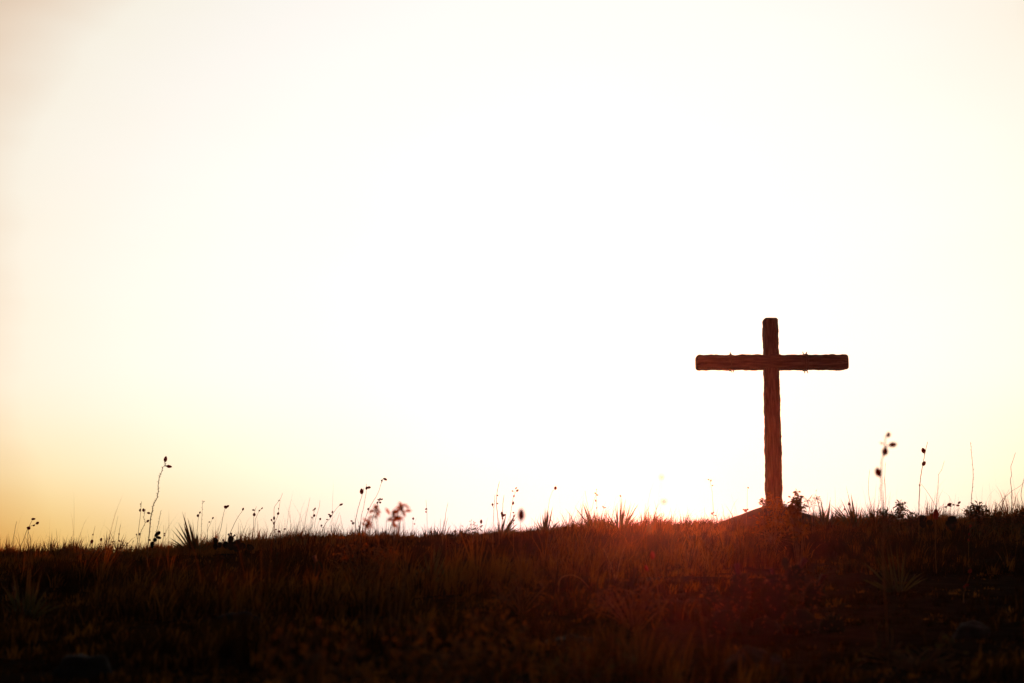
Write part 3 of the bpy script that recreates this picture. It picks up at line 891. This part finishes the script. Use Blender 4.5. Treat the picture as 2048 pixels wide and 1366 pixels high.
LW = 'leafy weeds'
weed('blurred orange-lit leafy weed left of the taller one, by the red-pod stalks', 738, 7, 1015, 40, 0, 12, M['leaf'], tiers=[(753, 1022, 5, 13), (745, 1033, 4, 5), (737, 1045, 5, 12), (731, 1052, 6, 12)], leaf_w=0.45)
weed('blurred orange leafy weed with two ragged leaf clusters above the skyline', 790, 7, 1008, 40, 0, 15, M['leaf'], tiers=[(804, 1015, 5, 17), (806, 1024, 3, 4), (796, 1021, 3, 2), (787, 1033, 5, 16), (784, 1042, 4, 6)], leaf_w=0.45)
weed('dark ragged bush with flame-shaped top at the right foot of the post', 1592, 13, 990, 40, 0, 8, M['dimleaf'], name='small_bush', cat='bush', leaf_w=0.5, tiers=[(1595, 983, 3, 6), (1598, 992, 3, 12), (1601, 1000, 4, 22), (1590, 1003, 6, 40), (1591, 1013, 7, 80), (1589, 1024, 8, 80), (1577, 1020, 5, 14), (1603, 1020, 5, 18), (1609, 1012, 3, 8), (1572, 1013, 3, 6), (1588, 1042, 12, 100), (1598, 1062, 14, 90)], group='small bushes')
weed('thin brown bush growing against the foot of the cross post', 1540, 15, 985, 30, 0, 6, M['dimleaf'], name='small_bush', cat='bush', leaf_w=0.45, tiers=[(1529, 1000, 5, 26), (1527, 1008, 6, 40), (1542, 990, 6, 16), (1548, 1000, 8, 30), (1552, 1015, 10, 60), (1566, 1010, 7, 40), (1556, 1040, 18, 120), (1528, 1045, 14, 90), (1545, 1075, 24, 140)], group='small bushes')
weed('wiry weed with two ball-shaped lacy heads right of the post', 1624, 20, 995, 30, 0, 6, M['darkleaf'], tiers=[(1615, 1001, 9, 46), (1632, 996, 8, 34), (1626, 1012, 4, 6)], leaf_w=0.16)
weed('dark bush with a knobbly flower head by the big blurred pods', 1800, 20, 1010, 40, 0, 6, M['darkleaf'], name='small_bush', cat='bush', tiers=[(1800, 1012, 7, 80), (1801, 1022, 8, 100), (1797, 1034, 9, 100), (1785, 1034, 11, 120), (1772, 1033, 11, 120), (1764, 1026, 8, 70), (1780, 1046, 18, 160)], group='small bushes')
weed('pointed small bush left of the tall two-pod stalk', 1822, 20, 1028, 30, 0, 6, M['darkleaf'], name='small_bush', cat='bush', tiers=[(1821, 1029, 5, 40), (1822, 1038, 8, 100), (1832, 1042, 9, 90), (1814, 1044, 8, 80), (1824, 1052, 14, 100)], group='small bushes')
weed('dark dense bush at the foot of the straight tall twig', 1955, 19.5, 1015, 50, 0, 7, M['darkleaf'], name='small_bush', cat='bush', tiers=[(1940, 1022, 9, 90), (1958, 1016, 9, 110), (1950, 1032, 15, 200), (1967, 1030, 11, 120), (1990, 1036, 12, 110), (2010, 1034, 9, 80), (1960, 1046, 20, 160), (2000, 1048, 18, 120)], group='small bushes')
weed('dark bush on the skyline at the right edge', 2046, 19.5, 1025, 40, 0, 7, M['darkleaf'], name='small_bush', cat='bush', tiers=[(2040, 1030, 9, 90), (2054, 1026, 10, 90), (2030, 1038, 10, 90), (2044, 1046, 16, 120)], group='small bushes')
weed('low brushy weed on the skyline left of the seed stalks, left slope', 238, 21.5, 1080, 60, 90, 7, M['darkleaf'], nst=14)
weed('low twiggy weed on the skyline between small stalks, far left slope', 185, 21.5, 1082, 50, 60, 6, M['darkleaf'], nst=12)
weed('brushy weed with small beads on the middle skyline', 945, 21.5, 1046, 60, 100, 7, M['darkleaf'], nst=14)
weed('orange-leaved shrub halfway down the slope under the red-pod stalks', 720, 12, 1072, 130, 300, 8, M['dimleaf'], nst=40, droop=0.5)
weed('blurred orange leafy weed at the bottom, leftmost of three', 640, 4.2, 1240, 200, 260, 14, M['dimleaf'], nst=34, leaf_w=0.5, droop=0.6)
weed('blurred orange leafy weed at the bottom, middle of three', 860, 4.6, 1250, 220, 260, 14, M['dimleaf'], nst=34, leaf_w=0.5, droop=0.6)
weed('blurred orange leafy weed at the bottom, rightmost of three', 985, 5.2, 1215, 160, 260, 14, M['dimleaf'], nst=34, leaf_w=0.5, droop=0.6)
weed('orange-tipped low weed beside the largest cactus', 1270, 8, 1165, 170, 200, 9, M['dimleaf'], nst=34, droop=0.6)
weed('reddish low weed left of the arched dry stem', 1040, 9, 1150, 120, 160, 9, M['dimleaf'], nst=26, droop=0.6)
weed('dark leafy weed at the bottom beside the flat rock', 1180, 5.4, 1300, 220, 80, 15, M['darkleaf'], nst=30)
weed('dark leafy weed at bottom right near the pale rock', 1830, 6, 1290, 220, 80, 15, M['darkleaf'], nst=30)


# ---------------------------------------------------------------- rocks
import bmesh


def rock(label, px, py, wpx, hpx, seed):
    p = ground_at(px, py + hpx * 0.35)
    Y = p.y
    k = Y / F
    bm = bmesh.new()
    bmesh.ops.create_icosphere(bm, subdivisions=4, radius=1.0)
    for v in bm.verts:
        c = v.co.copy()
        n1 = mnoise.noise(c * 1.1 + Vector((seed * 3.1, 0, 0))) * 0.45 + mnoise.noise(c * 2.7 + Vector((seed, 5, 0))) * 0.16 + mnoise.noise(c * 7 + Vector((seed, 5, 2))) * 0.04
        # flat, worn facets
        cell = mnoise.cell_vector(c * 1.6 + Vector((seed, 0, 0)))
        v.co = c * (1 + n1) + (cell - Vector((.5, .5, .5))) * 0.03
        v.co.x *= wpx * k / 2; v.co.y *= wpx * k / 2 * 0.8; v.co.z *= hpx * k * 0.62
    me = bpy.data.meshes.new('rock')
    bm.to_mesh(me); bm.free()
    me.polygons.foreach_set('use_smooth', [True] * len(me.polygons))
    me.materials.append(M['rock'])
    o = bpy.data.objects.new('rock', me)
    COL.objects.link(o)
    o.location = (p.x, Y, H(p.x, Y) + hpx * k * 0.12)
    tag(o, label, 'rock', 'rocks on the hillside')


rock('flat grey rock on the slope below the red-lit yucca', 1102, 1098, 72, 26, 1)
rock('dark broad rock on the slope just left of the mound', 1395, 1080, 60, 18, 2)
rock('rounded rock at the bottom left corner', 170, 1335, 110, 60, 3)
rock('worn rock in the dark lower left slope', 482, 1240, 80, 36, 4)
rock('pointed rock at the bottom under the largest cactus', 1505, 1325, 110, 60, 5)
rock('pale rock low on the right slope', 1945, 1262, 76, 36, 6)
rock('small rock on the slope under the orange-leaved shrub', 783, 1140, 44, 22, 7)
rock('half-buried long rock in the middle of the slope, beside a yucca', 950, 1170, 80, 24, 8)
rock('flat rock at the bottom between the leafy weeds', 1150, 1285, 110, 34, 9)
rock('small dark rock low on the left slope', 290, 1178, 60, 20, 10)
rock('small rock left of the largest cactus', 1290, 1215, 70, 26, 12)

# ---------------------------------------------------------------- haze: thin sunset air round the whole place
zs = GZ.min() - 1.0
top = 4.6
hb = MB()
E = FAR_L + 2
for z in (zs, top):
    hb.v += [Vector((-E, -E, z)), Vector((E, -E, z)), Vector((E, E, z)), Vector((-E, E, z))]
hb.f = [(3, 2, 1, 0), (4, 5, 6, 7), (0, 1, 5, 4), (1, 2, 6, 5), (2, 3, 7, 6), (3, 0, 4, 7)]
hm = bpy.data.materials.new('haze_air')
hm.use_nodes = True
ht = hm.node_tree
ht.nodes.clear()
pv = ht.nodes.new('ShaderNodeVolumePrincipled')
pv.inputs['Color'].default_value = (0.95, 0.66, 0.70, 1)
pv.inputs['Density'].default_value = 0.00019
pv.inputs['Anisotropy'].default_value = 0.935
ho = ht.nodes.new('ShaderNodeOutputMaterial')
ht.links.new(pv.outputs[0], ho.inputs['Volume'])
haze = hb.build('haze', hm, smooth_=False)
tag(haze, None, None, kind='stuff')
